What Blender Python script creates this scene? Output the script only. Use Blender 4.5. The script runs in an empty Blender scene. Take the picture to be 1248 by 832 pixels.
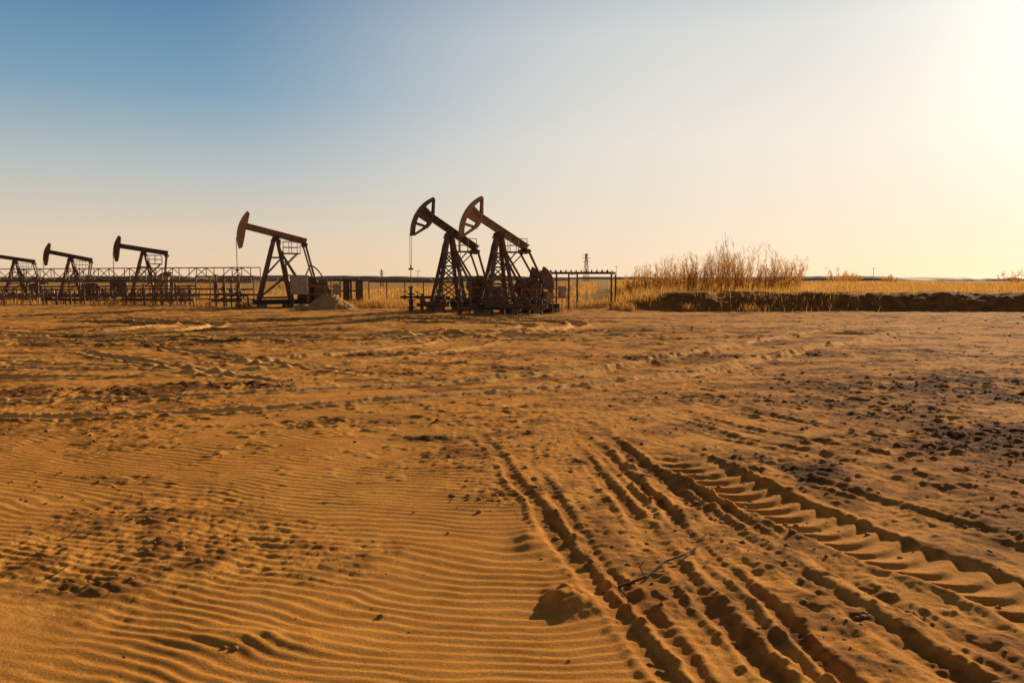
import bpy, math, random
import numpy as np
from mathutils import Vector, Matrix, Euler
random.seed(7); rng=np.random.default_rng(11)
scene=bpy.context.scene
scene.view_settings.view_transform='Standard'
scene.view_settings.look='None'
scene.view_settings.exposure=0
SUN_AZ=math.radians(38); SUN_EL=math.radians(17)

# ------------------------------------------------ numpy noise
def vnoise(x,y,seed=0):
    xi=np.floor(x).astype(np.int64); yi=np.floor(y).astype(np.int64)
    fx=x-xi; fy=y-yi
    def h(a,b):
        v=(a*374761393+b*668265263+seed*974634777)&0xffffffff
        v=((v^(v>>13))*1274126177)&0xffffffff
        v=(v^(v>>16))
        return (v&0xffff)/32767.5-1.0
    ux=fx*fx*fx*(fx*(fx*6-15)+10); uy=fy*fy*fy*(fy*(fy*6-15)+10)
    a=h(xi,yi);b=h(xi+1,yi);c=h(xi,yi+1);d=h(xi+1,yi+1)
    return (a*(1-ux)+b*ux)*(1-uy)+(c*(1-ux)+d*ux)*uy
def fbm(x,y,seed=0,oct=4,gain=.5):
    s=np.zeros_like(x);a=1.;t=0
    for i in range(oct):
        s+=a*vnoise(x,y,seed+i*17); t+=a; a*=gain
        x,y=(x*1.6-y*1.2)+3.1,(x*1.2+y*1.6)+7.7
    return s/t
def sm(a,b,x):
    t=np.clip((x-a)/(b-a),0,1); return t*t*(3-2*t)

# ------------------------------------------------ terrain
def yb(x): return 40.6-0.10*np.clip(x-6,0,60)+.5*vnoise(x*.13,x*0,3)
def H_base(x,y):
    x=np.asarray(x,dtype=float); y=np.asarray(y,dtype=float)
    z=-.5*sm(46,72,y)*sm(-12,-24,x)
    b=sm(3.0,9.5,x)
    t=y-yb(x)
    prof=.90*sm(0,2.6,t)-.24*sm(3.2,6.5,t)
    z=z+b*prof
    z=z+.10*fbm(x*.09,y*.09,41,2)*sm(6,20,y)
    return z

def polydist(px,py,pts):
    best=np.full(px.shape,1e9); sd=np.zeros(px.shape); ss=np.zeros(px.shape); acc=0
    for (x0,y0),(x1,y1) in zip(pts[:-1],pts[1:]):
        dx,dy=x1-x0,y1-y0; L=math.hypot(dx,dy)
        t=np.clip(((px-x0)*dx+(py-y0)*dy)/L/L,0,1)
        ex=px-(x0+t*dx); ey=py-(y0+t*dy); d=np.hypot(ex,ey)
        m=d<best
        sgn=np.sign(dx*ey-dy*ex)
        best=np.where(m,d,best); sd=np.where(m,d*sgn,sd); ss=np.where(m,acc+t*L,ss)
        acc+=L
    return sd,ss,acc
def catmull(pts,n=6):
    P=[np.array(p,float) for p in pts]; P=[2*P[0]-P[1]]+P+[2*P[-1]-P[-2]]
    out=[]
    for i in range(1,len(P)-2):
        for k in range(n):
            t=k/n
            out.append(tuple(.5*((2*P[i])+(-P[i-1]+P[i+1])*t+(2*P[i-1]-5*P[i]+4*P[i+1]-P[i+2])*t*t+(-P[i-1]+3*P[i]-3*P[i+1]+P[i+2])*t**3)))
    out.append(tuple(P[-2])); return out
# (points, halfwidth, depth, berm, lug, pitch, strength)
TRACKS=[
 ([(.90,2.2),(.66,3.3),(.40,4.6),(.12,6.1),(-.25,8.0),(-.6,9.5)],.06,.015,.016,0,.1,.9),
 ([(1.02,2.2),(.80,3.3),(.57,4.6),(.32,6.1),(.05,8.0)],.05,.013,.009,.004,.12,.9),
 ([(1.34,2.2),(1.14,3.3),(.98,4.6),(.80,6.2),(.5,8.5)],.065,.018,.012,.005,.13,1),
 ([(1.62,2.2),(1.42,3.3),(1.25,4.6),(1.07,6.2),(.8,8.5)],.05,.017,.014,.004,.1,1),
 ([(2.2,2.0),(1.90,3.3),(1.60,4.6),(1.33,6.3),(.95,8.6),(.4,11)],.08,.020,.014,.007,.15,1),
 ([(2.50,2.4),(2.18,3.3),(1.85,4.6),(1.52,6.0),(1.1,8)],.05,.015,.011,.004,.15,.9),
 ([(3.25,2.6),(2.82,3.6),(2.42,4.6),(2.02,5.7),(1.66,6.9),(1.3,8.4)],.25,.034,.022,.030,.20,1.15),
 ([(4.2,3.4),(3.5,4.6),(2.95,5.6),(2.45,6.6),(1.9,8.2)],.08,.018,.013,.008,.15,1),
 ([(5.0,4.4),(4.1,5.5),(3.3,6.7),(2.4,8.2),(1.4,10.4)],.10,.020,.016,.010,.18,1),
 ([(5.9,4.8),(4.7,6.0),(3.6,7.3),(2.6,8.9),(1.4,11.4)],.08,.016,.012,.008,.18,.9),
 ([(6.8,5.4),(5.3,6.7),(4.1,8.1),(2.9,9.9),(1.4,12.5)],.10,.018,.014,.008,.2,.9),
 ([(-9,20),(-6.5,17.6),(-3.6,14.8),(-1.2,12.6)],.15,.035,.035,0,.2,1.1),
 ([(-10.5,18.9),(-7.9,16.6),(-5.0,13.8),(-2.8,11.7)],.15,.035,.035,0,.2,1.1),
 ([(-14,17.5),(-9,15.9),(-5.2,14.2),(-3.0,12.9)],.13,.03,.025,0,.2,1),
 ([(1.0,14.0),(3.2,16.5),(6.2,20.2),(10,25),(15,30)],.17,.055,.045,0,.2,1.2),
 ([(2.7,13.2),(4.9,15.8),(7.9,19.2),(11.6,23.6),(17,28.6)],.17,.055,.045,0,.2,1.2),
 ([(-2,21),(3,21.8),(9,23.2),(16,24.0)],.17,.05,.04,0,.2,1.1),
 ([(-18,31),(-13,29.6),(-12.6,26.5),(-15,24.5)],.24,.07,.07,0,.2,1.3),
 ([(-16,31.5),(-11.2,29.6),(-10.6,26.3),(-12.5,23.5)],.24,.07,.07,0,.2,1.3),
 ([(-7,31),(-.5,29.5),(.4,26.3),(-2.6,23.5),(-9,20)],.24,.07,.07,0,.2,1.3),
 ([(-7,33),(1.0,31.2),(2.2,27.2),(-.6,23.0),(-6,19)],.24,.07,.07,0,.2,1.3),
 ([(-22,26),(-14,24),(-6,23.5),(3,25.0),(12,29)],.20,.06,.05,0,.2,1.2),
 ([(-22,24.4),(-14,22.6),(-6,22.1),(3,23.4),(12,27)],.20,.06,.05,0,.2,1.2),
 ([(-14,14.5),(-9,14.8),(-5,16.4),(-2,20.5),(-1.5,25)],.17,.045,.04,0,.2,1.2),
 ([(-14,13.1),(-8.4,13.4),(-3.8,15.2),(-.5,19.8),(0,25)],.17,.045,.04,0,.2,1.2),
 ([(-10,10.4),(-5.5,11.0),(-1.5,12.6),(2.5,15.8),(5,20)],.14,.030,.026,0,.2,1.1),
 ([(-10,9.1),(-5.0,9.6),(-.6,11.4),(3.8,14.9),(6.4,19.4)],.14,.030,.026,0,.2,1.1),
]
def H_full(x,y,full=False):
    z=H_base(x,y)
    near=1-sm(60,90,y)
    soil=np.zeros_like(x); pale=np.zeros_like(x)
    z+=near*(.05*fbm(x*.22,y*.22,5,3)+.020*fbm(x*.9,y*.9,9,3))
    right=sm(-.1,.9,x-(6-y)*.13)
    wx=x+.25*vnoise(x*.45,y*.45,21)
    wy=y+.22*vnoise(x*.38+3,y*.30,22)+.095*vnoise(x*1.1,y*1.1,23)+.034*vnoise(x*3.1,y*3.1,24)+.010*vnoise(x*8,y*8,25)
    ph=(wy*.95+wx*(.26-.22*sm(-2.5,.8,x)))/.086
    f=ph-np.floor(ph)
    rip=np.where(f<.6,f/.6,(1-f)/.4); rip=rip*rip*(3-2*rip)
    mask=sm(-.65,.0,vnoise(x*.33,y*.33,31)+.3)*(1-sm(9.0,16,y))*(1-.85*right)
    z+=.0102*rip*mask*(.75+.6*fbm(x*1.3,y*1.3,33,3))
    r1=fbm(x*3.2,y*3.2,51,4,.6); r2=fbm(x*9,y*9,57,3,.6)
    rm=sm(.0,.5,fbm(x*.45,y*.6,61,4)+.65*right*(1-sm(10,16,y))+.08+.35*sm(7,13,y))
    z+=near*rm*(.019*r1+.018*np.abs(r2))
    z+=near*sm(3,11,y)*.020*np.maximum(0,fbm(x*5.0,y*5.0,66,3,.6)-.12)*2.2*sm(-.25,.3,vnoise(x*.5,y*.7,67)+.3*sm(6,12,y))
    z+=near*sm(8,16,y)*(.048*fbm(x*1.1,y*1.9,71,5,.65))
    def blob(cx,cy,rx,ry,seed):
        d=np.hypot((x-cx)/rx,(y-cy)/ry); return sm(1.2,.3,d+.6*fbm(x*.9,y*.9,seed,4,.6))
    B=np.maximum.reduce([blob(4.9,8.3,1.9,2.9,81),blob(-7.4,11.8,3.2,.9,82),blob(7.0,12.2,3.4,2.2,83),blob(2.0,6.9,1.3,.7,84),blob(-4.6,12.2,1.8,.5,85),
        blob(-2.0,9.0,1.4,.35,86)*.8,blob(.1,14.8,1.1,.4,87),blob(-2.6,14,1.6,.4,89),blob(-.9,8.2,.35,.16,88),blob(-11,21,6,1.2,78),blob(-2,17.5,3,.6,79),blob(4.5,17,3,.7,76),blob(3.2,10.8,2.2,.8,75)*.8,
        blob(-12,33,9,2.2,74)*.9,blob(-1,33,5,1.5,73)*.8,blob(.9,4.0,.5,.5,72)*.5,blob(3.6,5.2,.8,.8,69)*.7,blob(-3.4,6.6,.7,.25,62)*.8,blob(-2.3,4.3,.5,.2,63)*.7,blob(-9,26,7,1.0,64)*.8,blob(8,26,6,1.0,65)*.7])
    z+=B*(.048*np.abs(fbm(x*4,y*4,91,3,.65))+.022*r2)
    soil=np.maximum(soil,B*sm(-.45,.15,fbm(x*1.9,y*1.9,95,4,.65)))
    soil=np.maximum(soil,.6*rm*sm(-.05,.4,r1)*near)
    soil=np.maximum(soil,.75*sm(.08,.40,fbm(x*.55,y*1.4,97,5,.65))*sm(7,12,y))
    for pts,w,dep,berm,lug,pitch,k in TRACKS:
        c=catmull(pts,5); ax=[p[0] for p in c]; ay=[p[1] for p in c]
        m=(x>min(ax)-1)&(x<max(ax)+1)&(y>min(ay)-1)&(y<max(ay)+1)
        if not m.any(): continue
        distant=pts[0][1]>9; tread=lug>.02
        X=x[m];Y=y[m]; d,s,L=polydist(X,Y,c)
        d=d+.035*vnoise(X*1.7,Y*1.7,int(w*1000))+.012*vnoise(X*7,Y*7,12)
        fade=sm(0,.4*L,L-s)*sm(-.01,.1*L,s+.02)*((.85+.3*vnoise(X*.4,Y*.4,77)) if (distant or tread) else (.66+.5*vnoise(X*.8,Y*.8,77)))*k
        e=np.abs(d)
        flat=sm(1.3*w,.45*w,e) if not tread else sm(1.15*w,.85*w,e)
        rr=r2[m]*(.4 if (distant or tread) else 1); asym=1+.5*np.sign(d)*vnoise(X*.7,Y*.7,int(w*777))
        if tread:   # smooth away the loose crumble under the tyre
            base=z[m]-.9*flat*np.clip(fade,0,1)*(near[m]*rm[m]*(.019*r1[m]+.018*np.abs(r2[m]))+B[m]*(.048*np.abs(fbm(X*4,Y*4,91,3,.65))+.022*r2[m]))
            z[m]=base
        zz=-dep*flat+berm*np.exp(-((e-1.45*w)/(.42*w+.01))**2)*asym*(1+.8*rr)
        if tread:
            zz=-dep*flat+berm*np.exp(-((e-1.22*w)/(.14*w+.01))**2)*asym*(1+.8*rr)
        if lug>0:
            ps=(s-2.0*e*e+.02*vnoise(X*3,Y*3,19))/pitch
            zz+=lug*(.5+.5*np.sin(ps*2*np.pi+.6*np.sin(ps*2*np.pi)))*sm(1.1*w,.8*w,e)
        zz+=.0045*np.sin(d/ .022+3*vnoise(X,Y,15))*sm(4*w,1.5*w,e)*(0 if (distant or tread) else 1)
        zz+=.008*rr*sm(2.2*w,w,e)
        z[m]+=fade*zz
        if tread: soil[m]*=1-.7*flat*np.clip(fade,0,1)
        soil[m]=np.maximum(soil[m],np.clip((.5 if not (distant or tread) else .1)*fade*flat*(1+rr),0,1))
        if distant: pale[m]=np.maximum(pale[m],np.clip(fade,0,1)*sm(1.9*w,.9*w,e)*.6); soil[m]*=1-.8*np.clip(fade,0,1)*sm(1.9*w,.9*w,e)
    dx=x-.30;dy=y-4.12
    z+=.085*np.exp(-((dx+.25*dy)/.13)**2-(dy/.17)**2)*(1+.4*r2)*sm(-.16,-.06,dx)
    z+=.03*np.exp(-((x+1.15)/.38)**2-((y-3.62)/.13)**2)*(1+.8*r1)
    z+=.03*np.exp(-((x-.12)/.10)**2-((y-5.1)/.25)**2)*(1+.8*r1)
    t=y-yb(x); bm=sm(3,9,x)*sm(-.3,.6,t)*(1-sm(4,7,t))
    z+=bm*(.22*fbm(x*.9,y*.9,101,5,.65))
    soil=np.maximum(soil,bm*(1-sm(2.0,3.2,t))*(.75+.3*r1))
    if full: return z,np.clip(soil,0,1),pale
    return z,np.clip(soil,0,1)

us=np.linspace(-.72,.72,800); out=[];u=.72;st=.004
while u<7: u+=st; st*=1.16; out.append(u)
us=np.concatenate([-np.array(out[::-1]),us,np.array(out)])
ys=list(np.linspace(-26,2.4,20)); y=2.6
while y<50: ys.append(y); y*=1.0029
g=1.0045
while y<7000: ys.append(y); y*=g; g=min(g*1.02,1.12)
ys=np.array(ys)
U,Y=np.meshgrid(us,ys); W=np.sqrt(Y**2+1.7**2); X=U*W
Xf=X.ravel();Yf=Y.ravel()
Z,SOIL,PALE=H_full(Xf,Yf,True)
nr,nc=len(ys),len(us)
me=bpy.data.meshes.new("sand_ground")
me.vertices.add(nr*nc)
co=np.stack([Xf,Yf,Z],1).astype(np.float32); me.vertices.foreach_set("co",co.ravel())
idx=np.arange(nr*nc).reshape(nr,nc)
q=np.stack([idx[:-1,:-1],idx[:-1,1:],idx[1:,1:],idx[1:,:-1]],-1).reshape(-1,4).astype(np.int32)
me.loops.add(q.size); me.loops.foreach_set("vertex_index",q.ravel())
me.polygons.add(len(q)); me.polygons.foreach_set("loop_start",np.arange(0,q.size,4,dtype=np.int32))
me.polygons.foreach_set("use_smooth",np.ones(len(q),dtype=bool))
me.update(calc_edges=True)
at=me.attributes.new("soil",'FLOAT','POINT'); at.data.foreach_set("value",SOIL.astype(np.float32))
at=me.attributes.new("pale",'FLOAT','POINT'); at.data.foreach_set("value",PALE.astype(np.float32))
grassm=np.maximum(sm(3.2,5.5,Yf-yb(Xf))*sm(4,8,Xf),sm(52,62,Yf+2*fbm(Xf*.2,Yf*.2,7,2)))
grassm=np.maximum(grassm,.7*sm(44,47,Yf+1.5*fbm(Xf*.4,Yf*.4,7,2))*sm(-10,-6,Xf))
at=me.attributes.new("grassy",'FLOAT','POINT'); at.data.foreach_set("value",grassm.astype(np.float32))
ground=bpy.data.objects.new("sand_ground",me); scene.collection.objects.link(ground)
_gz=lambda x,y: float(H_full(np.array([float(x)]),np.array([float(y)]))[0][0])

# ------------------------------------------------ materials
def newmat(name):
    m=bpy.data.materials.new(name); m.use_nodes=True; nt=m.node_tree
    return m,nt,nt.nodes,nt.links,nt.nodes["Principled BSDF"]
def noise(nt,scale,detail=4,rough=.5,vec=None):
    n=nt.nodes.new("ShaderNodeTexNoise"); n.inputs["Scale"].default_value=scale
    n.inputs["Detail"].default_value=detail; n.inputs["Roughness"].default_value=rough
    if vec is not None: nt.links.new(vec,n.inputs["Vector"])
    return n.outputs["Fac"]
def mix(nt,fac,a,b,mode='MIX'):
    n=nt.nodes.new("ShaderNodeMix"); n.data_type='RGBA'; n.blend_type=mode
    for s,v in ((0,fac),(6,a),(7,b)):
        if isinstance(v,(int,float)): n.inputs[s].default_value=v
        elif isinstance(v,tuple): n.inputs[s].default_value=(*v,1)
        else: nt.links.new(v,n.inputs[s])
    return n.outputs[2]
def rampf(nt,fac,a,b,c=0.,d=1.):
    n=nt.nodes.new("ShaderNodeMapRange"); n.inputs[1].default_value=a; n.inputs[2].default_value=b
    n.inputs[3].default_value=c; n.inputs[4].default_value=d
    nt.links.new(fac,n.inputs[0]); return n.outputs[0]
def sandmat():
    m,nt,N,L,P=newmat("sand")
    tc=N.new("ShaderNodeTexCoord").outputs["Object"]
    c=mix(nt,rampf(nt,noise(nt,.35,5,.6,tc),.35,.65),(.94,.42,.085),(.86,.345,.058))
    c=mix(nt,rampf(nt,noise(nt,3.5,6,.7,tc),.45,.75),c,(.68,.25,.04))
    c=mix(nt,rampf(nt,noise(nt,140,3,.7,tc),.50,.70),c,(.44,.17,.032))
    a=N.new("ShaderNodeAttribute"); a.attribute_name="soil"
    c=mix(nt,a.outputs["Fac"],c,(.16,.060,.020))
    a=N.new("ShaderNodeAttribute"); a.attribute_name="pale"
    c=mix(nt,a.outputs["Fac"],c,(.95,.54,.19))
    a=N.new("ShaderNodeAttribute"); a.attribute_name="grassy"
    gc=mix(nt,rampf(nt,noise(nt,.5,6,.7,tc),.35,.65),(.60,.32,.07),(.38,.18,.045))
    c=mix(nt,a.outputs["Fac"],c,gc)
    L.new(c,P.inputs["Base Color"]); P.inputs["Roughness"].default_value=.95
    P.inputs["Specular IOR Level"].default_value=.05
    n1=noise(nt,55,6,.75,tc); n2=noise(nt,260,3,.6,tc)
    b=N.new("ShaderNodeBump"); b.inputs["Strength"].default_value=.75; b.inputs["Distance"].default_value=.020
    L.new(n1,b.inputs["Height"])
    b2=N.new("ShaderNodeBump"); b2.inputs["Strength"].default_value=.55; b2.inputs["Distance"].default_value=.005
    L.new(n2,b2.inputs["Height"]); L.new(b.outputs[0],b2.inputs["Normal"])
    L.new(b2.outputs[0],P.inputs["Normal"])
    return m
SAND=sandmat(); me.materials.append(SAND)
def paint(name,c1,c2,rust=(.12,.05,.018),rough=.6,metal=.0,ramt=.5):
    m,nt,N,L,P=newmat(name)
    tc=N.new("ShaderNodeTexCoord").outputs["Object"]
    c=mix(nt,rampf(nt,noise(nt,2.5,5,.6,tc),.35,.65),c1,c2)
    c=mix(nt,rampf(nt,noise(nt,9,6,.7,tc),ramt,ramt+.15),c,rust)
    L.new(c,P.inputs["Base Color"]); P.inputs["Roughness"].default_value=rough; P.inputs["Metallic"].default_value=metal
    b=N.new("ShaderNodeBump"); b.inputs["Strength"].default_value=.3; b.inputs["Distance"].default_value=.01
    L.new(noise(nt,30,4,.6,tc),b.inputs["Height"]); L.new(b.outputs[0],P.inputs["Normal"])
    return m
DARK=paint("dark_rusty_steel",(.16,.085,.038),(.11,.056,.026),(.25,.11,.042))
OCHRE=paint("weathered_ochre_paint",(.44,.25,.095),(.32,.175,.065),(.24,.105,.04))
BLACK=paint("black_grease_steel",(.06,.034,.019),(.09,.05,.025))
GREY=paint("faded_grey_paint",(.50,.38,.24),(.36,.27,.17),(.25,.12,.05),ramt=.6)
CONC=paint("concrete",(.30,.24,.17),(.24,.19,.13),(.18,.13,.08),.9)
PIPE=paint("rusty_pipe",(.26,.135,.055),(.17,.085,.038),(.28,.125,.045))
BLUE=paint("blue_enamel",(.06,.20,.45),(.07,.22,.46),ramt=.75)
WHITE=paint("white_enamel",(.7,.7,.66),(.6,.6,.56),ramt=.7)
def leafmat(name,c1,c2,tr=.5):
    m,nt,N,L,P=newmat(name)
    g=N.new("ShaderNodeNewGeometry")
    tc=N.new("ShaderNodeTexCoord").outputs["Object"]
    c=mix(nt,g.outputs["Random Per Island"],c1,c2)
    c=mix(nt,rampf(nt,noise(nt,.7,3,.6,tc),.4,.65),c,tuple(v*.75 for v in c2))
    L.new(c,P.inputs["Base Color"]); P.inputs["Roughness"].default_value=.8; P.inputs["Specular IOR Level"].default_value=.1
    T=N.new("ShaderNodeBsdfTranslucent"); L.new(c,T.inputs[0])
    M=N.new("ShaderNodeMixShader"); M.inputs[0].default_value=tr
    L.new(P.outputs[0],M.inputs[1]); L.new(T.outputs[0],M.inputs[2]); L.new(M.outputs[0],N["Material Output"].inputs[0])
    return m
GRASS=leafmat("dry_grass_blades",(.85,.46,.11),(.65,.33,.07),.55)
SHRUB=leafmat("dry_shrub_leaves",(.92,.50,.12),(.76,.38,.075),.62)
STEM=leafmat("dry_shrub_stems",(.58,.31,.09),(.42,.21,.055),.4)
BARK=paint("twig_bark",(.14,.08,.035),(.10,.055,.025),(.07,.04,.02),.9)

# ------------------------------------------------ mesh builder
class MB:
    def __init__(s): s.v=[];s.f=[];s.m=[]
    def add(s,vs,fs,mi=0):
        o=len(s.v); s.v+= [tuple(v) for v in vs]; s.f+=[tuple(i+o for i in f) for f in fs]; s.m+=[mi]*len(fs)
    def box(s,c,d,mi=0,rot=None):
        hx,hy,hz=[q/2 for q in d]; R=rot or Matrix.Identity(3)
        vs=[Vector(c)+R@Vector((a*hx,b*hy,e*hz)) for a in(-1,1) for b in(-1,1) for e in(-1,1)]
        s.add(vs,[(0,1,3,2),(4,6,7,5),(0,4,5,1),(2,3,7,6),(0,2,6,4),(1,5,7,3)],mi)
    def beam(s,p0,p1,w,h,mi=0):
        p0=Vector(p0);p1=Vector(p1);d=p1-p0;L=d.length;x=d/L
        up=Vector((0,0,1)) if abs(x.z)<.98 else Vector((1,0,0))
        yv=up.cross(x).normalized(); z=x.cross(yv)
        R=Matrix((x,yv,z)).transposed(); s.box((p0+p1)/2,(L,w,h),mi,R)
    def ibeam(s,p0,p1,w,h,t=.03,mi=0):
        p0=Vector(p0);p1=Vector(p1);x=(p1-p0).normalized()
        yv=Vector((0,0,1)).cross(x).normalized(); z=x.cross(yv)
        s.beam(p0,p1,t,h-2*t,mi); o=z*(h/2-t/2)
        s.beam(p0+o,p1+o,w,t,mi); s.beam(p0-o,p1-o,w,t,mi)
    def tube(s,p0,p1,r0,r1=None,n=10,mi=0,cap=True):
        r1=r0 if r1 is None else r1
        p0=Vector(p0);p1=Vector(p1);x=(p1-p0).normalized()
        a=x.orthogonal().normalized(); b=x.cross(a)
        vs=[];
        for p,r in((p0,r0),(p1,r1)):
            for i in range(n):
                t=2*math.pi*i/n; vs.append(p+a*math.cos(t)*r+b*math.sin(t)*r)
        fs=[(i,(i+1)%n,n+(i+1)%n,n+i) for i in range(n)]
        if cap: fs+=[tuple(range(n))[::-1],tuple(range(n,2*n))]
        s.add(vs,fs,mi)
    def path(s,pts,r,n=8,mi=0):
        for a,b in zip(pts[:-1],pts[1:]): s.tube(a,b,r,n=n,mi=mi)
    def prism(s,poly,y0,y1,mi=0):
        n=len(poly)
        vs=[(p[0],y0,p[1]) for p in poly]+[(p[0],y1,p[1]) for p in poly]
        s.add(vs,[tuple(range(n)),tuple(range(n,2*n))[::-1]]+[(i,n+i,n+(i+1)%n,(i+1)%n) for i in range(n)],mi)
    def band(s,inner,outer,y0,y1,mi=0):
        for i in range(len(inner)-1):
            s.prism([inner[i],outer[i],outer[i+1],inner[i+1]],y0,y1,mi)
    def torus(s,c,axis,R,r,n=14,mi=0):
        ax=Vector(axis).normalized();a=ax.orthogonal().normalized();b=ax.cross(a);c=Vector(c)
        pts=[c+a*math.cos(2*math.pi*i/n)*R+b*math.sin(2*math.pi*i/n)*R for i in range(n+1)]
        s.path(pts,r,5,mi)
    def obj(s,name,mats,parent=None,bevel=0,smooth=False):
        m=bpy.data.meshes.new(name); m.from_pydata(s.v,[],s.f)
        if not isinstance(mats,(list,tuple)): mats=[mats]
        for k in mats: m.materials.append(k)
        m.polygons.foreach_set("material_index",s.m)
        if smooth: m.polygons.foreach_set("use_smooth",[True]*len(s.f))
        m.update(); o=bpy.data.objects.new(name,m); scene.collection.objects.link(o)
        if bevel:
            b=o.modifiers.new("b",'BEVEL'); b.width=bevel; b.segments=1; b.limit_method='ANGLE'
        if parent: o.parent=parent
        return o
def empty(name,loc,yaw=0,sc=1):
    e=bpy.data.objects.new(name,None); e.empty_display_size=.3
    e.location=loc; e.rotation_euler=(0,0,yaw); e.scale=(sc,)*3; scene.collection.objects.link(e); return e

# ------------------------------------------------ pumpjack
def pumpjack(X,Y,yaw,tilt,sc,crank,headw=.85,beam_m=DARK,spread=1.0,solid=False,arc=36,sparse=False):
    E=empty("pumpjack",(X,Y,float(H_base(X,Y))-.02),math.radians(yaw),sc)
    PZ=3.76
    b=MB()
    for yy in(-.5,.5):
        b.ibeam((-1.25,yy,.32),(3.0,yy,.32),.18,.24,.03)
    for xx in(-1.2,-.6,.1,.8,1.5,2.2,2.95): b.beam((xx,-.5,.32),(xx,.5,.32),.12,.18)
    b.obj("skid_frame",BLACK,E)
    b=MB()
    for xx in(-.8,.55,1.7,2.7): b.box((xx,0,.10),(.42,1.5,.22))
    b.obj("concrete_footing",CONC,E,.015)
    b=MB(); f=spread; lw=.16 if sparse else .15
    tops=[(-.12,-.14,PZ-.16),(-.12,.14,PZ-.16),(.12,-.14,PZ-.16),(.12,.14,PZ-.16)]
    bots=[(-.78*f,-.52,.45),(-.78*f,.52,.45),(.62*f,-.52,.45),(.62*f,.52,.45)]
    for t,o in zip(tops,bots): b.beam(o,t,lw,lw)
    def at(k,z):
        o,t=Vector(bots[k]),Vector(tops[k]); u=(z-o.z)/(t.z-o.z); return o+(t-o)*u
    lv=[.55,1.7,2.7] if sparse else [.55,1.4,2.2,2.85]
    for z in lv:
        for a,c in((0,1),(2,3),(0,2),(1,3)): b.beam(at(a,z),at(c,z),.08,.08)
    for z0,z1 in zip(lv[:-1],lv[1:]):
        for a,c in((0,2),(1,3)):
            b.beam(at(a,z0),at(c,z1),.055,.055)
            if not sparse: b.beam(at(c,z0)+Vector((0,.02,0)),at(a,z1)+Vector((0,.02,0)),.055,.055)
        b.beam(at(0,z0),at(1,z1),.045,.045)
    b.beam((1.75,-.4,.45),(.16,-.12,PZ-.6),.09,.09); b.beam((1.75,.4,.45),(.16,.12,PZ-.6),.09,.09)
    b.box((0,0,PZ-.14),(.5,.5,.08))
    b.obj("samson_post",DARK,E)
    b=MB(); l0=at(0,.5)+Vector((-.1,0.3,0)); l1=at(0,3.3)+Vector((-.1,.0,0))
    for oy in(0,.34): b.beam(l0+Vector((0,oy,0)),l1+Vector((0,oy,0)),.03,.03)
    for i in range(11):
        p=l0+(l1-l0)*(i+.5)/11; b.tube(p,p+Vector((0,.34,0)),.012,n=5)
    b.obj("ladder",DARK,E)
    b=MB(); b.box((.75,0,2.92),(.95,1.3,.05))
    for xx in(.32,.75,1.2):
        for yy in(-.62,.62): b.tube((xx,yy,2.92),(xx,yy,3.55),.018,n=6)
    for z in(3.25,3.55):
        for yy in(-.62,.62): b.tube((.32,yy,z),(1.2,yy,z),.016,n=6)
    b.beam((1.1,-.5,2.9),(.3,-.35,2.1),.05,.05); b.beam((1.1,.5,2.9),(.3,.35,2.1),.05,.05)
    b.obj("service_platform",DARK,E)
    b=MB(); b.tube((0,-.32,PZ),(0,.32,PZ),.13,n=14); b.box((0,-.24,PZ-.06),(.34,.12,.2)); b.box((0,.24,PZ-.06),(.34,.12,.2))
    b.obj("saddle_bearing",BLACK,E)
    B=empty("walking_beam_pivot",(0,0,PZ)); B.parent=E; B.rotation_euler=(0,math.radians(tilt),0)
    b=MB(); b.ibeam((-1.82,0,.2),(1.62,0,.2),.24,.34,.035)
    for xx in(-1.2,-.7,-.25,.25,.8,1.3): b.box((xx,0,.2),(.03,.22,.27))
    b.obj("walking_beam",beam_m,B)
    b=MB(); n=14; R=1.98; a0=180-arc+3; a1=180+arc-1
    aa=[math.radians(a0+(a1-a0)*i/n) for i in range(n+1)]
    inr=[((R-.17)*math.cos(a),(R-.17)*math.sin(a)) for a in aa]
    outr=[(R*math.cos(a),R*math.sin(a)) for a in aa]
    b.band(inr,outr,-.17,.17)
    back=[];back2=[]
    for i in range(n+1):
        t=abs(i/n*2-1); rr=R-.17-(headw-.17)*(1-t**2.6)
        a=aa[i]; back.append((rr*math.cos(a),rr*math.sin(a))); rr2=min(rr+.16,R-.06)
        back2.append((rr2*math.cos(a),rr2*math.sin(a)))
    for yy in((-.13,-.10),(.10,.13)):
        b.band(back,back2,yy[0],yy[1])
        if solid: b.band(back2,inr,yy[0]+.006,yy[1]-.006)
    b.band(back,[(p[0]-.03,p[1]) for p in back],-.13,.13)
    if not solid:
        for k in(4,10):
            p,q2=back[k],inr[k]; b.beam((p[0],0,p[1]),(q2[0],0,q2[1]),.2,.10)
        p,q2=back[7],inr[7]; b.beam((p[0],0,p[1]),(q2[0],0,q2[1]),.22,.22)
    b.obj("horsehead",beam_m,B)
    b=MB(); b.beam((1.55,-.62,-.02),(1.55,.62,-.02),.16,.16); b.box((1.55,0,.02),(.3,.3,.2)); b.obj("equalizer",BLACK,B)
    tr=math.radians(tilt)
    ex=1.55*math.cos(tr)-.02*math.sin(tr); ez=PZ-1.55*math.sin(tr)-.02*math.cos(tr)
    gx,gz=1.62,1.35
    b=MB(); b.prism([(gx-.55,.45),(gx+.55,.45),(gx+.5,.75),(gx-.5,.75)],-.34,.34)
    b.prism([(gx-.52,.76),(gx+.5,.76),(gx+.56,1.35),(gx+.35,1.66),(gx-.1,1.74),(gx-.42,1.62),(gx-.58,1.3)],-.28,.28)
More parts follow.
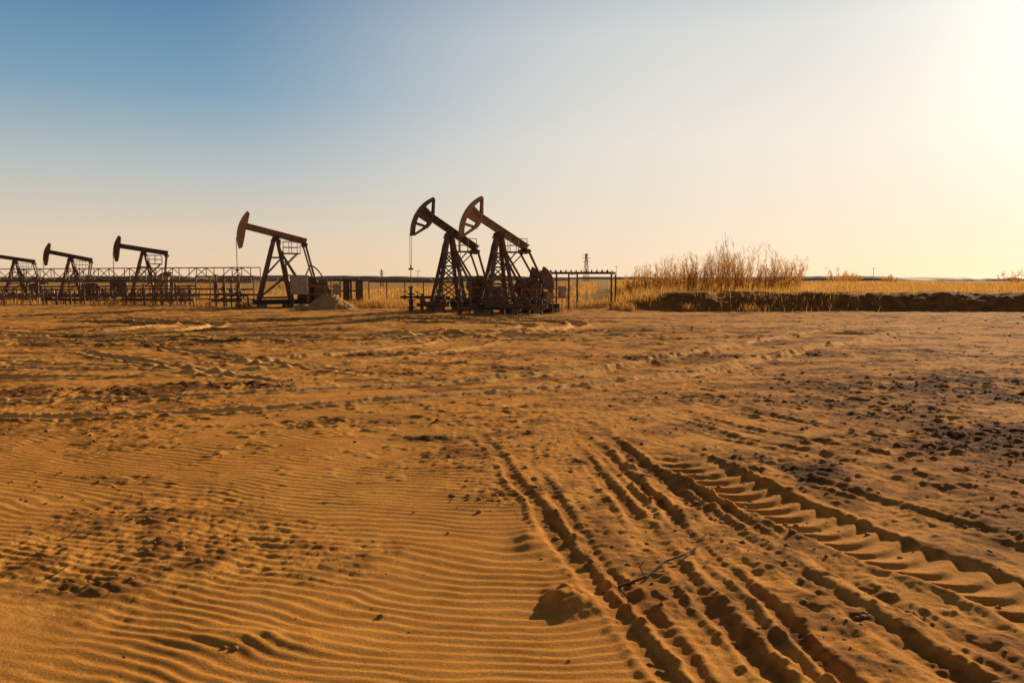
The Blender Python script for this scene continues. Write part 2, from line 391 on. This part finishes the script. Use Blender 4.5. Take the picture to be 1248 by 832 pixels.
    b.tube((gx,-.6,gz),(gx,.6,gz),.09,n=12); b.obj("gear_reducer",DARK,E,.02)
    ca=math.radians(crank); ux,uz=math.cos(ca),math.sin(ca)
    b=MB()
    for yy in(-.48,.48):
        b.beam((gx-.2*ux,yy,gz-.2*uz),(gx+1.0*ux,yy,gz+1.0*uz),.1,.22)
        w=[]
        for i in range(11):
            t=ca-.75+1.5*i/10; w.append((gx+1.0*math.cos(t),gz+1.0*math.sin(t)))
        w+= [(gx+.45*math.cos(ca+.5),gz+.45*math.sin(ca+.5)),(gx+.45*math.cos(ca-.5),gz+.45*math.sin(ca-.5))]
        s=1 if yy>0 else -1
        b.prism(w,yy+s*.06 if s>0 else yy-.24,yy+.24 if s>0 else yy-.06)
    b.obj("crank_counterweight",DARK,E,.01)
    b=MB(); cx,cz=gx+.55*ux,gz+.55*uz
    for yy in(-.40,.40):
        b.beam((cx,yy,cz),(ex,yy*1.35,ez),.07,.09); b.tube((cx,yy-.1,cz),(cx,yy+.1,cz),.09,n=10)
    b.obj("pitman_arm",DARK,E)
    b=MB(); b.tube((2.62,-.35,.82),(2.62,.25,.82),.21,n=14)
    for i in range(7): b.tube((2.62,-.3+i*.08,.82),(2.62,-.285+i*.08,.82),.235,n=14)
    b.box((2.62,0,.52),(.5,.6,.12)); b.tube((2.62,.25,.82),(2.62,.62,.82),.04,n=8)
    b.obj("motor",GREY,E)
    b=MB(); g=[]
    for i in range(9):
        t=math.radians(-70+i*20); g.append((2.62+.2*math.cos(t),.82+.2*math.sin(t)))
    for i in range(9):
        t=math.radians(80+i*22); g.append((gx-.02+.42*math.cos(t),1.22+.42*math.sin(t)))
    b.prism(g,.76,.88); b.obj("belt_guard",OCHRE,E,.01)
    b=MB()
    for z in(.75,1.15):
        for yy in(-.95,.98): b.tube((.75,yy,z),(3.2,yy,z),.02,n=6)
        b.tube((3.2,-.95,z),(3.2,.98,z),.02,n=6)
    for xx in(.75,1.55,2.4,3.2):
        for yy in(-.95,.98): b.tube((xx,yy,.02),(xx,yy,1.17),.022,n=6)
    b.obj("guard_rail",OCHRE,E)
    b=MB(); b.box((3.05,-.7,1.0),(.3,.28,.6),0); b.tube((3.05,-.7,.0),(3.05,-.7,.72),.03,n=6); b.obj("switch_box",GREY,E,.01)
    wx=-R-.02
    b=MB(); b.tube((wx,0,0),(wx,0,.55),.11,n=12)
    for z in(.15,.5,.8): b.tube((wx,0,z),(wx,0,z+.06),.19,n=14)
    b.tube((wx,0,.55),(wx,0,1.12),.075,n=10); b.tube((wx-.55,0,.68),(wx+.5,0,.68),.05,n=8)
    for xx in(wx-.32,wx+.32): b.tube((xx,0,.6),(xx,0,.76),.1,n=10); b.tube((xx,0,.76),(xx,0,.95),.02,n=6); b.torus((xx,0,.95),(0,0,1),.11,.014,10)
    b.tube((wx,0,1.12),(wx,0,1.2),.13,n=12); b.tube((wx+.5,0,.68),(wx+.5,0,.05),.045,n=8); b.obj("wellhead",DARK,E)
    b=MB(); b.tube((wx,0,1.1),(wx,0,2.25),.018,n=6); b.box((wx,0,2.05),(.12,.42,.09))
    for yy in(-.13,.13): b.tube((wx,yy,2.08),(wx,yy,PZ),.012,n=5)
    b.obj("polished_rod",BLACK,E)
    return E
pumpjack(-.62,37.5,24,30,.98,20,.90,OCHRE)
pumpjack(-3.2,41.0,24,32,1.03,-50,.90,DARK)
pumpjack(-13.35,45.3,22,14,1.05,-30,.42,OCHRE,1.2,True,33,True)
pumpjack(-27.6,60,20,9,1.03,120,.42,DARK,1.2,True,31,True)
pumpjack(-36.4,66,20,12,.99,200,.40,DARK,1.2,True,31,True)
pumpjack(-44.4,71.5,20,9,.97,60,.40,DARK,1.2,True,31,True)

# ------------------------------------------------ pipe structures
def gz(x,y): return float(H_base(x,y))
def line(a,b,t): return (a[0]+(b[0]-a[0])*t,a[1]+(b[1]-a[1])*t)
def truss(a,b,z0,z1,bays):
    E=empty("pipe_truss_walkway",(0,0,0)); T=MB();P=MB()
    dx,dy=b[0]-a[0],b[1]-a[1];L=math.hypot(dx,dy);nx,ny=-dy/L,dx/L
    for side in(-.45,.45):
        prev=None
        for i in range(bays+1):
            x,y=line(a,b,i/bays); x+=nx*side;y+=ny*side
            T.beam((x,y,z0),(x,y,z1),.05,.05)
            if prev:
                T.beam((prev[0],prev[1],z0),(x,y,z0),.07,.07); T.beam((prev[0],prev[1],z1),(x,y,z1),.06,.06)
                if i%2: T.beam((prev[0],prev[1],z0),(x,y,z1),.04,.04)
                else: T.beam((prev[0],prev[1],z1),(x,y,z0),.04,.04)
            if i%3==0: P.beam((x,y,gz(x,y)-.1),(x,y,z0),.10,.10)
            prev=(x,y)
    for i in range(bays+1):
        x,y=line(a,b,i/bays); T.beam((x-nx*.45,y-ny*.45,z0),(x+nx*.45,y+ny*.45,z0),.05,.05)
        if i%3==0: T.beam((x-nx*.45,y-ny*.45,z1),(x+nx*.45,y+ny*.45,z1),.05,.05)
    for off in(-.25,0,.25):
        T.tube((a[0]+nx*off,a[1]+ny*off,z0+.12),(b[0]+nx*off,b[1]+ny*off,z0+.12),.07,n=8)
    T.obj("truss",PIPE,E);P.obj("posts",DARK,E)
truss((-46,66),(-17.0,53),1.35,2.35,20)
def pipe_rail(name,a,b,zs,r,posts,ph,mat=PIPE,pr=.04):
    E=empty(name,(0,0,0)); T=MB();P=MB()
    for z in zs: T.tube((*a,z+gz(*a)),(*b,z+gz(*b)),r,n=8)
    for i in range(posts):
        x,y=line(a,b,i/(posts-1)); g=gz(x,y); P.tube((x,y,g-.1),(x,y,g+ph),pr,n=8)
    T.obj("rails",mat,E);P.obj("posts",mat,E); return E
pipe_rail("pipe_rail",(-34,52),(-19,48.5),(1.0,.55),.045,16,1.05)
pipe_rail("pipe_rail",(-40,58),(-21,53),(1.2,.6),.05,12,1.3)
pipe_rail("pipe_rail",(-19,48),(-15.2,47),(1.75,1.0,.4),.05,5,1.8)
pipe_rail("pipe_rail",(-11.3,47.5),(-9,46.8),(1.55,.9,.35),.045,5,1.7)
pipe_rail("pipe_rail",(-8.6,48),(-4,46),(1.5,1.42),.035,5,1.5)
pipe_rail("pipe_rail",(-22,47.8),(-14.6,46.2),(.7,),.06,8,.75)
E=empty("pipe_frame_gantry",(0,0,0)); b=MB(); a0=(1.15,42.6);a1=(5.15,41.4);c0=(1.55,44.4);c1=(5.6,43.2)
for p,q2 in((a0,a1),(c0,c1)):
    b.beam((*p,1.93),(*q2,1.93),.10,.12)
    n=5 if p==a0 else 3
    for i in range(n):
        x,y=line(p,q2,[0,.3,.46,.66,1][i] if n==5 else i/2)
        if n==5 and i==3: continue
        b.beam((x,y,-.1),(x,y,1.9),.085,.085)
    for i in range(15):
        x,y=line(p,q2,(i+.3)/15.); b.tube((x,y,1.98),(x,y,2.09),.03,n=6)
for t in(0,.5,1): b.beam((*line(a0,a1,t),1.86),(*line(c0,c1,t),1.86),.07,.07)
b.tube((a0[0],a0[1],1.55),(*line(a0,a1,.46),1.55),.03,n=6)
b.obj("frame",DARK,E)
E=empty("information_sign",(1.95,41.6,0)); b=MB(); b.tube((0,0,-.1),(0,0,1.5),.03,n=8); b.obj("post",GREY,E)
b=MB(); b.box((0,-.04,1.33),(.5,.02,.34)); b.obj("board",BLUE,E,.004); b=MB(); b.box((0,-.054,1.38),(.4,.006,.07)); b.box((0,-.054,1.26),(.3,.006,.05)); b.obj("lettering",WHITE,E)
def manifold(x0,y0,x1,y1,n,h=1.0):
    E=empty("valve_manifold",(0,0,0)); b=MB(); g=gz(x0,y0)
    b.tube((x0,y0,g+.35),(x1,y1,g+.35),.09,n=10); b.tube((x0,y0+.5,g+.7),(x1,y1+.5,g+.7),.07,n=10)
    for i in range(n):
        x,y=line((x0,y0),(x1,y1),(i+.5)/n); hh=h*random.uniform(.8,1.25); g=gz(x,y)
        b.tube((x,y,g-.1),(x,y,g+hh),.055,n=8); b.tube((x,y,g+.55*hh),(x,y,g+.72*hh),.13,n=10); b.tube((x,y,g+.3*hh),(x,y,g+.34*hh),.15,n=10)
        b.torus((x,y,g+hh),(0,0,1),.15,.018,12); b.tube((x,y,g+.6*hh),(x,y+.5,g+.7),.045,n=6)
    b.obj("pipes",DARK,E)
manifold(-24.5,50,-19.5,49,8,1.2); manifold(-33,56,-26,54,9,1.1); manifold(-17.5,46.6,-15.6,46.2,4,1.5)
manifold(-1.2,35.9,1.6,35.6,5,.8); manifold(.9,37.9,1.6,40.2,4,1.3); manifold(-4.6,38.6,-3.0,38.4,3,.8)
manifold(-42,62,-36,60.5,7,1.2)
def cabinet(x,y,w,d,h,leg=.35,mat=GREY,yaw=.3):
    E=empty("control_cabinet",(x,y,gz(x,y)),yaw); b=MB(); b.box((0,0,leg+h/2),(w,d,h)); b.prism([(-w/2-.06,leg+h+.002),(w/2+.06,leg+h+.002),(w/2+.06,leg+h+.05),(-w/2-.06,leg+h+.10)],-d/2-.06,d/2+.06)
    b.obj("housing",mat,E,.012); b=MB(); b.box((-w*.24,-d/2-.012,leg+h/2),(w*.44,.02,h*.88)); b.box((w*.24,-d/2-.012,leg+h/2),(w*.44,.02,h*.88)); b.box((.03,-d/2-.04,leg+h/2),(.02,.03,.14)); b.obj("doors",mat,E,.004)
    b=MB()
    for sx in(-1,1):
        for sy in(-1,1): b.box((sx*(w/2-.05),sy*(d/2-.05),leg/2-.06),(.07,.07,leg+.1))
    b.obj("legs",DARK,E)
cabinet(-11.9,44.6,.95,.6,1.0,.75); cabinet(-9.75,47.3,.5,.5,1.2,.3,DARK); cabinet(1.25,38.7,.5,.4,1.3,.4,DARK); cabinet(-8.9,46.5,.4,.4,1.3,.2,DARK)
cabinet(-25.4,58,.9,.7,1.0,.9); cabinet(-31,63,1.2,.8,1.1,.7,DARK)
E=empty("flow_line_pipe",(0,0,0)); b=MB(); pts=[]
for i in range(15):
    t=i/14; pts.append((-11.7+1.5*t,46.3-.4*t,2.35-2.3*(t**1.5)+.22*math.sin(t*math.pi)))
b.path(pts,.04,8); b.tube((-11.7,46.3,2.35),(-12.1,46.5,1.6),.04); b.obj("pipe",BLACK,E,smooth=True)

def heap(x,y,rx,ry,h,name):
    n=90
    g=np.linspace(-1.35,1.35,n);GX,GY=np.meshgrid(g,g); r=np.hypot(GX,GY)
    z=np.where(r<.18,h*(1-.09-r*r*2.7),h*np.clip(1-r,-.25,1))
    z=z+.16*fbm(GX*4,GY*4,3,5,.65)*h/.8*(r<1.2)
    z2=z-.05
    vs=[(x+GX[j,i]*rx,y+GY[j,i]*ry,gz(x,y)+z2[j,i]) for j in range(n) for i in range(n)]
    fs=[(j*n+i,j*n+i+1,(j+1)*n+i+1,(j+1)*n+i) for j in range(n-1) for i in range(n-1)]
    m=bpy.data.meshes.new(name);m.from_pydata(vs,[],fs);m.materials.append(HEAP);m.polygons.foreach_set("use_smooth",[True]*len(fs))
    o=bpy.data.objects.new(name,m);scene.collection.objects.link(o)
HEAP=paint("gravelly_sand",(.66,.34,.12),(.54,.26,.08),(.34,.16,.05),.95)
heap(-9.7,42.6,1.55,1.3,.95,"gravel_heap"); heap(-11.3,43.2,1.0,.9,.35,"gravel_heap")

# ------------------------------------------------ grass
def tri_mesh(name,V,F,mat,parent=None):
    m=bpy.data.meshes.new(name); m.vertices.add(len(V)); m.vertices.foreach_set("co",V.astype(np.float32).ravel())
    k=F.shape[1]; m.loops.add(F.size); m.loops.foreach_set("vertex_index",F.astype(np.int32).ravel())
    m.polygons.add(len(F)); m.polygons.foreach_set("loop_start",np.arange(0,F.size,k,dtype=np.int32)); m.update(calc_edges=True)
    m.materials.append(mat); o=bpy.data.objects.new(name,m); scene.collection.objects.link(o)
    if parent: o.parent=parent
    return o
def grass(name,x,y,h,w):
    n=len(x); z=H_full(x,y)[0]-.02
    a=rng.uniform(0,6.28,n); lx=rng.normal(0,.25,n)*h-.05*h; ly=rng.normal(0,.25,n)*h
    c=np.cos(a)*w/2; s=np.sin(a)*w/2
    p0=np.stack([x-c,y-s,z],1);p1=np.stack([x+c,y+s,z],1)
    p2=np.stack([x+c*.7+lx*.4,y+s*.7+ly*.4,z+h*.6],1);p3=np.stack([x-c*.7+lx*.4,y-s*.7+ly*.4,z+h*.6],1)
    p4=np.stack([x+lx,y+ly,z+h*.98],1)
    V=np.stack([p0,p1,p2,p3,p4],1).reshape(-1,3); o=np.arange(n)*5
    F=np.concatenate([np.stack([o,o+1,o+2],1),np.stack([o,o+2,o+3],1),np.stack([o+3,o+2,o+4],1)])
    tri_mesh(name,V,F,GRASS)
def field(n,x0,x1,y0,y1,dens,seed):
    y=y0*(y1/y0)**rng.random(n); x=x0+(x1-x0)*rng.random(n)
    x=x*(y/y0)
    k=vnoise(x*.35,y*.35,seed)+.5*vnoise(x*1.2,y*1.2,seed+1)+rng.normal(0,.2,n)>dens
    return x[k],y[k]
x,y=field(50000,5.5,42,45,130,-.35,5); k=(y-yb(x))>1.9; x,y=x[k],y[k]
grass("dry_grass_field",x,y,rng.uniform(.2,.65,len(x))*(1+.4*vnoise(x*.2,y*.2,4)),.03*(y/45))
x,y=field(50000,-42,5,47,130,-.15,15)
k=(y>50+ (x<-9)*8); x,y=x[k],y[k]
grass("dry_grass_field",x,y,rng.uniform(.2,.6,len(x)),.03*(y/45))
cx=[];cy=[]
for (tx,ty,r,n) in [(-8,45.5,1.3,500),(-6.6,46.5,1.4,600),(-5.4,45,.9,300),(-9,48,1.5,500),(5.6,41.2,.5,200),(3,44,1.5,500),(-7.4,43.8,.6,160),(4.8,43.5,1.5,500),(-1.9,44,1.2,300),(5.9,39.9,.35,150),(-14.8,44.2,.5,150),(-18,47,1,200),(-26,52,1.5,250),(1.8,45,1.3,400),(9,40.6,.4,80),(12,40.1,.5,90),(-5,43,.8,150),(7,42.5,1,300),(16,41.6,3,150),(-8,46,2.5,900),(-7,44.6,1.6,500),(13,42.3,4,260),(-22,50.5,3,300)]:
    cx.append(rng.normal(tx,r*.5,n));cy.append(rng.normal(ty,r*.4,n))
x=np.concatenate(cx);y=np.concatenate(cy)
grass("dry_grass_tufts",x,y,rng.uniform(.15,.55,len(x)),.022*np.ones(len(x)))

# ------------------------------------------------ shrubs
def shrub(x,y,h,r,stems,name="dry_shrub",upright=.22,leafs=5,lw=.05,tw=.38,sw=.022):
    E=empty(name,(x,y,gz(x,y)-.05)); V=[];F=[];LV=[];LF=[]
    def ribbon(p,q2,w0,w1):
        for ax in(Vector((1,.2,0)),Vector((.1,1,0))):
            o=len(V); V.extend([p-ax*w0/2,p+ax*w0/2,q2+ax*w1/2,q2-ax*w1/2]); F.append((o,o+1,o+2,o+3))
    def leaves(s,e,td,n):
        for _ in range(n):
            c=s+(e-s)*random.uniform(.2,1.05)+Vector((random.gauss(0,.03),random.gauss(0,.03),random.gauss(0,.03)))
            u=Vector((random.gauss(0,1),random.gauss(0,1),random.gauss(0,1))).normalized()
            v=(td+u*.5).normalized()*lw*random.uniform(.8,1.8); u=u*lw*.34
            o=len(LV); LV.extend([c-u,c+u,c+v]); LF.append((o,o+1,o+2))
    for i in range(stems):
        a=random.uniform(0,6.28); rr=r*math.sqrt(random.random())
        p=Vector((math.cos(a)*rr*.75,math.sin(a)*rr*.75,0))
        hh=h*random.uniform(.40,1.0)*(1-.35*(rr/r)**2)
        d=Vector((math.cos(a)*upright*rr/r+random.gauss(0,.10),math.sin(a)*upright*rr/r+random.gauss(0,.10),1)).normalized()
        seg=5; w=sw
        for k in range(seg):
            q2=p+d*hh/seg; ribbon(p,q2,w*(1-k/seg)+.007,w*(1-(k+1)/seg)+.007)
            if k>=1 or random.random()<.4:
                for _ in range(3):
                    t=random.random(); s=p+(q2-p)*t
                    td=(d+Vector((random.gauss(0,tw),random.gauss(0,tw),random.uniform(0,.3)))).normalized()
                    tl=hh*random.uniform(.12,.26); e=s+td*tl; ribbon(s,e,.012,.006); leaves(s,e,td,leafs)
                    for _ in range(2):
                        s2=s+(e-s)*random.uniform(.3,.9); t2=(td+Vector((random.gauss(0,tw),random.gauss(0,tw),.1))).normalized(); e2=s2+t2*tl*.45
                        ribbon(s2,e2,.007,.004); leaves(s2,e2,t2,max(1,leafs//2))
            p=q2; d=(d+Vector((random.gauss(0,.09),random.gauss(0,.09),.05))).normalized()
    tri_mesh("branches",np.array([tuple(v) for v in V]),np.array(F),STEM,E)
    tri_mesh("leaves",np.array([tuple(v) for v in LV]),np.array(LF),SHRUB,E)
for (px,h) in [(766,1.4),(777,1.7),(788,2.1),(799,2.4),(812,2.6),(824,2.7),(835,2.7),(846,2.8),(857,3.1),(869,3.8),(881,3.4),(893,3.5),(905,3.8),(917,2.9),(930,2.8),(943,3.2),(955,2.7),(967,2.8)]:
    yy=55+random.uniform(-2.5,4); xx=(px-624)/971*yy+random.uniform(-.3,.3)
    shrub(xx,yy,h,random.uniform(.7,1.15),22)
for (xx,yy,h,r) in [(48,118,2.7,1.6),(51,121,2.1,1.8),(55,117,1.7,1.3),(74,119,2.3,2.0),(78,121,2.5,2.0),(63,150,1.9,2.5),(26,100,1.3,2.0),(-12,140,1.8,3),(-45,150,2.2,3),(-57,150,2.4,3)]:
    shrub(xx,yy,h,r,20,"dry_shrub",.4,4,.09,.5,.04)

# ------------------------------------------------ far things
def pylon(x,y,h):
    E=empty("power_pylon",(x,y,gz(x,y)),.3); b=MB(); w=h*.09
    for sx in(-1,1):
        for sy in(-1,1): b.beam((sx*w,sy*w,0),(sx*w*.2,sy*w*.2,h),.09,.09)
    for i in range(6):
        z0=h*i/6;z1=h*(i+1)/6;a=w*(1-.8*i/6);c=w*(1-.8*(i+1)/6)
        b.beam((-a,-a,z0),(c,-c,z1),.06,.06);b.beam((a,-a,z0),(-c,-c,z1),.06,.06);b.beam((-a,a,z0),(c,c,z1),.06,.06)
    for z,l in((.72,.13),(.84,.17),(.95,.11)): b.beam((-h*l,0,h*z),(h*l,0,h*z),.1,.10)
    b.obj("lattice",PIPE,E)
pylon(16.7,180,6.4); pylon(-31,190,4.0)
for x,y,h in((104,230,4.0),(-20,170,3.6),(30,230,4.5)):
    E=empty("utility_pole",(x,y,gz(x,y))); b=MB(); b.tube((0,0,0),(0,0,h),.07,.05); b.beam((-.6,0,h*.9),(.6,0,h*.9),.06,.06)
    for q2 in(-.5,0,.5): b.tube((q2,0,h*.9),(q2,0,h*.9+.2),.04,n=6)
    b.obj("pole",PIPE,E)
def ridge(name,x0,x1,y,h,mat,seed):
    xs=np.linspace(x0,x1,260); t=(xs-x0)/(x1-x0); hh=h*(.75+.35*fbm(xs*.05,xs*0+3.,seed,4,.6))*sm(0,.08,t)*sm(1,.95,t)
    rows=[(-4,-.5),(-1.5,.55),(0,1),(2,1),(6,-.5)]; V=[];F=[]
    for dy,k in rows:
        for i,xx in enumerate(xs): V.append((xx,y+dy*1.5,(hh[i] if k>0 else 1)*k))
    n=len(xs)
    for r_ in range(len(rows)-1):
        for i in range(n-1): F.append((r_*n+i,r_*n+i+1,(r_+1)*n+i+1,(r_+1)*n+i))
    tri_mesh(name,np.array(V),np.array(F),mat)
ridge("distant_embankment",40,420,230,2.5,paint("far_earth",(.34,.20,.10),(.42,.24,.11)),3)
ridge("distant_embankment",-420,90,420,2.8,paint("far_earth_b",(.46,.29,.16),(.50,.32,.17)),9)

# ------------------------------------------------ clods and twigs
ico_v=[];t_=(1+5**.5)/2
for a,b_ in((-1,t_),(1,t_),(-1,-t_),(1,-t_)): ico_v.append((a,b_,0))
for a,b_ in((-1,t_),(1,t_),(-1,-t_),(1,-t_)): ico_v.append((0,a,b_))
for a,b_ in((t_,-1),(t_,1),(-t_,-1),(-t_,1)): ico_v.append((a,0,b_))
ico_v=np.array(ico_v)/1.9
ico_f=np.array([(0,11,5),(0,5,1),(0,1,7),(0,7,10),(0,10,11),(1,5,9),(5,11,4),(11,10,2),(10,7,6),(7,1,8),(3,9,4),(3,4,2),(3,2,6),(3,6,8),(3,8,9),(4,9,5),(2,4,11),(6,2,10),(8,6,7),(9,8,1)])
n=80000; y=3.3*(34/3.3)**rng.random(n); x=rng.uniform(-.75,.8,n)*y
_,so=H_full(x,y)
pr=np.clip(.008+.36*so**2+.12*sm(.15,.6,fbm(x*.6,y*.8,201,3)),0,1)*(.35+.65*sm(3,7,y))
k=rng.random(n)<pr; x=x[k];y=y[k];n=len(x); print("clods",n)
zz,_=H_full(x,y); r=(.003+.014*rng.random(n)**5)*(1+y*.06)
J=1+.28*rng.normal(size=(n,12,3)); V=ico_v[None]*J*r[:,None,None]*np.array([1.2,1.1,.75]); V+=np.stack([x,y,zz+r*.15],1)[:,None,:]
F=(ico_f[None]+np.arange(n)[:,None,None]*12).reshape(-1,3)
CLOD=paint("dry_clod",(.46,.20,.055),(.32,.14,.04),(.16,.07,.025),.95)
tri_mesh("dirt_clods",V.reshape(-1,3),F,CLOD)
def twig(name,pts,r,branches=()):
    E=empty(name,(0,0,0)); b=MB()
    P=[(p[0],p[1],_gz(p[0],p[1])+p[2]) for p in pts]
    for i,(a,c) in enumerate(zip(P[:-1],P[1:])):
        q2=1-i/len(P)*.6; b.tube(a,c,r*q2,r*q2*.85,n=6)
    for br in branches:
        Q=[(p[0],p[1],_gz(p[0],p[1])+p[2]) for p in br]
        for a,c in zip(Q[:-1],Q[1:]): b.tube(a,c,r*.5,r*.35,n=5)
    b.obj("stick",BARK,E)
twig("twig",[(.50,4.25,.0),(.62,4.33,.015),(.76,4.42,.02),(.90,4.62,.02),(1.06,4.74,.025),(1.20,4.95,.03)],.010,[[(.76,4.42,.02),(.74,4.5,.04),(.78,4.56,.05)],[(.62,4.33,.01),(.60,4.24,.01),(.63,4.15,.0)],[(.9,4.6,.02),(.95,4.58,.04)]])
twig("twig",[(-2.95,5.05,.0),(-2.90,5.10,.02),(-2.87,5.15,.05)],.004,[[(-2.90,5.10,.02),(-2.94,5.15,.03)]])
twig("twig",[(-2.65,4.4,.0),(-2.60,4.43,.02),(-2.57,4.50,.05)],.004,[[(-2.60,4.43,.02),(-2.63,4.47,.02)]])

# ------------------------------------------------ world, sun, camera
dirv=Vector((math.sin(SUN_AZ)*math.cos(SUN_EL),math.cos(SUN_AZ)*math.cos(SUN_EL),math.sin(SUN_EL)))
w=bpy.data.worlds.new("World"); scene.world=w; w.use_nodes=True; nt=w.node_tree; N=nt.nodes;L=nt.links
bg=N["Background"]
sky=N.new("ShaderNodeTexSky"); sky.sky_type='NISHITA'; sky.sun_disc=False
sky.sun_elevation=SUN_EL; sky.sun_rotation=SUN_AZ; sky.air_density=1.0; sky.dust_density=.4; sky.ozone_density=1.5
tc=N.new("ShaderNodeTexCoord"); sp=N.new("ShaderNodeSeparateXYZ"); L.new(tc.outputs["Generated"],sp.inputs[0])
dt=N.new("ShaderNodeVectorMath"); dt.operation='DOT_PRODUCT'; L.new(tc.outputs["Generated"],dt.inputs[0]); dt.inputs[1].default_value=dirv
def zramp(stops):
    cr=N.new("ShaderNodeValToRGB"); L.new(sp.outputs[2],cr.inputs[0]); e=cr.color_ramp.elements
    e[0].position=stops[0][0]; e[0].color=(*stops[0][1],1); e[1].position=stops[-1][0]; e[1].color=(*stops[-1][1],1)
    for p,c in stops[1:-1]:
        q=cr.color_ramp.elements.new(p); q.color=(*c,1)
    return cr.outputs[0]
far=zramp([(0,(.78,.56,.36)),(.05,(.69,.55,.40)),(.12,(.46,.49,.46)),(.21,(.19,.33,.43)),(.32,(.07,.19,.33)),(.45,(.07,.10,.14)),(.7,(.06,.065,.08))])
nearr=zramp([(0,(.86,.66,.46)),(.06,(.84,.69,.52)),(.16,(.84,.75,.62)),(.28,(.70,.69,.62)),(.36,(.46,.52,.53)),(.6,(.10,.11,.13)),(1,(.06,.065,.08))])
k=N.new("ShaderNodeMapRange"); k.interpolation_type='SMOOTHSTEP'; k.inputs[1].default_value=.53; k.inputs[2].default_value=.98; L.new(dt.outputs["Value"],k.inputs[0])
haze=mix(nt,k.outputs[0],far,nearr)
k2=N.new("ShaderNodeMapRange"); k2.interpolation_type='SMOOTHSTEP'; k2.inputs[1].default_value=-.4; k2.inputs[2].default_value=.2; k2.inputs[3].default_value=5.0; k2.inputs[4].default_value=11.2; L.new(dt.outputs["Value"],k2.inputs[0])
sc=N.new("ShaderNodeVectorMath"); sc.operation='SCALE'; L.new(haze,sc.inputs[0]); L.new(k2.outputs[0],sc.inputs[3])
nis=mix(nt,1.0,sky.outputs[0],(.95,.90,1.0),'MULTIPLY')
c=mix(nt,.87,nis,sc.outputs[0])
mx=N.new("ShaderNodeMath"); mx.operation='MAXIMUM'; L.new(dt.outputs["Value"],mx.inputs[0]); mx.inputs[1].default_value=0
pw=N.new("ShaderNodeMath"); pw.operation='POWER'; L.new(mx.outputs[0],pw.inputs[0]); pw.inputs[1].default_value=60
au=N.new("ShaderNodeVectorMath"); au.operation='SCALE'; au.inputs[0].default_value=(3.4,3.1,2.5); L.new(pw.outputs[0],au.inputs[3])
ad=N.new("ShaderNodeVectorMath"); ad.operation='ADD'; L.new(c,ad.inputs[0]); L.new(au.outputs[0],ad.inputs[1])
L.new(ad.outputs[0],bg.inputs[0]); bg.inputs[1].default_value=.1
sd=bpy.data.lights.new("sun",'SUN'); sd.energy=5; sd.angle=math.radians(.5); sd.color=(1,.82,.58)
so_=bpy.data.objects.new("sun",sd); scene.collection.objects.link(so_)
so_.rotation_euler=dirv.to_track_quat('Z','Y').to_euler(); so_.location=(30,40,30)
cam=bpy.data.cameras.new("camera"); cam.lens=28; cam.sensor_width=36; cam.clip_end=20000; cam.clip_start=.05
co_=bpy.data.objects.new("camera",cam); scene.collection.objects.link(co_)
co_.location=(0,0,1.7); co_.rotation_euler=(math.radians(90-4.6),0,0); scene.camera=co_
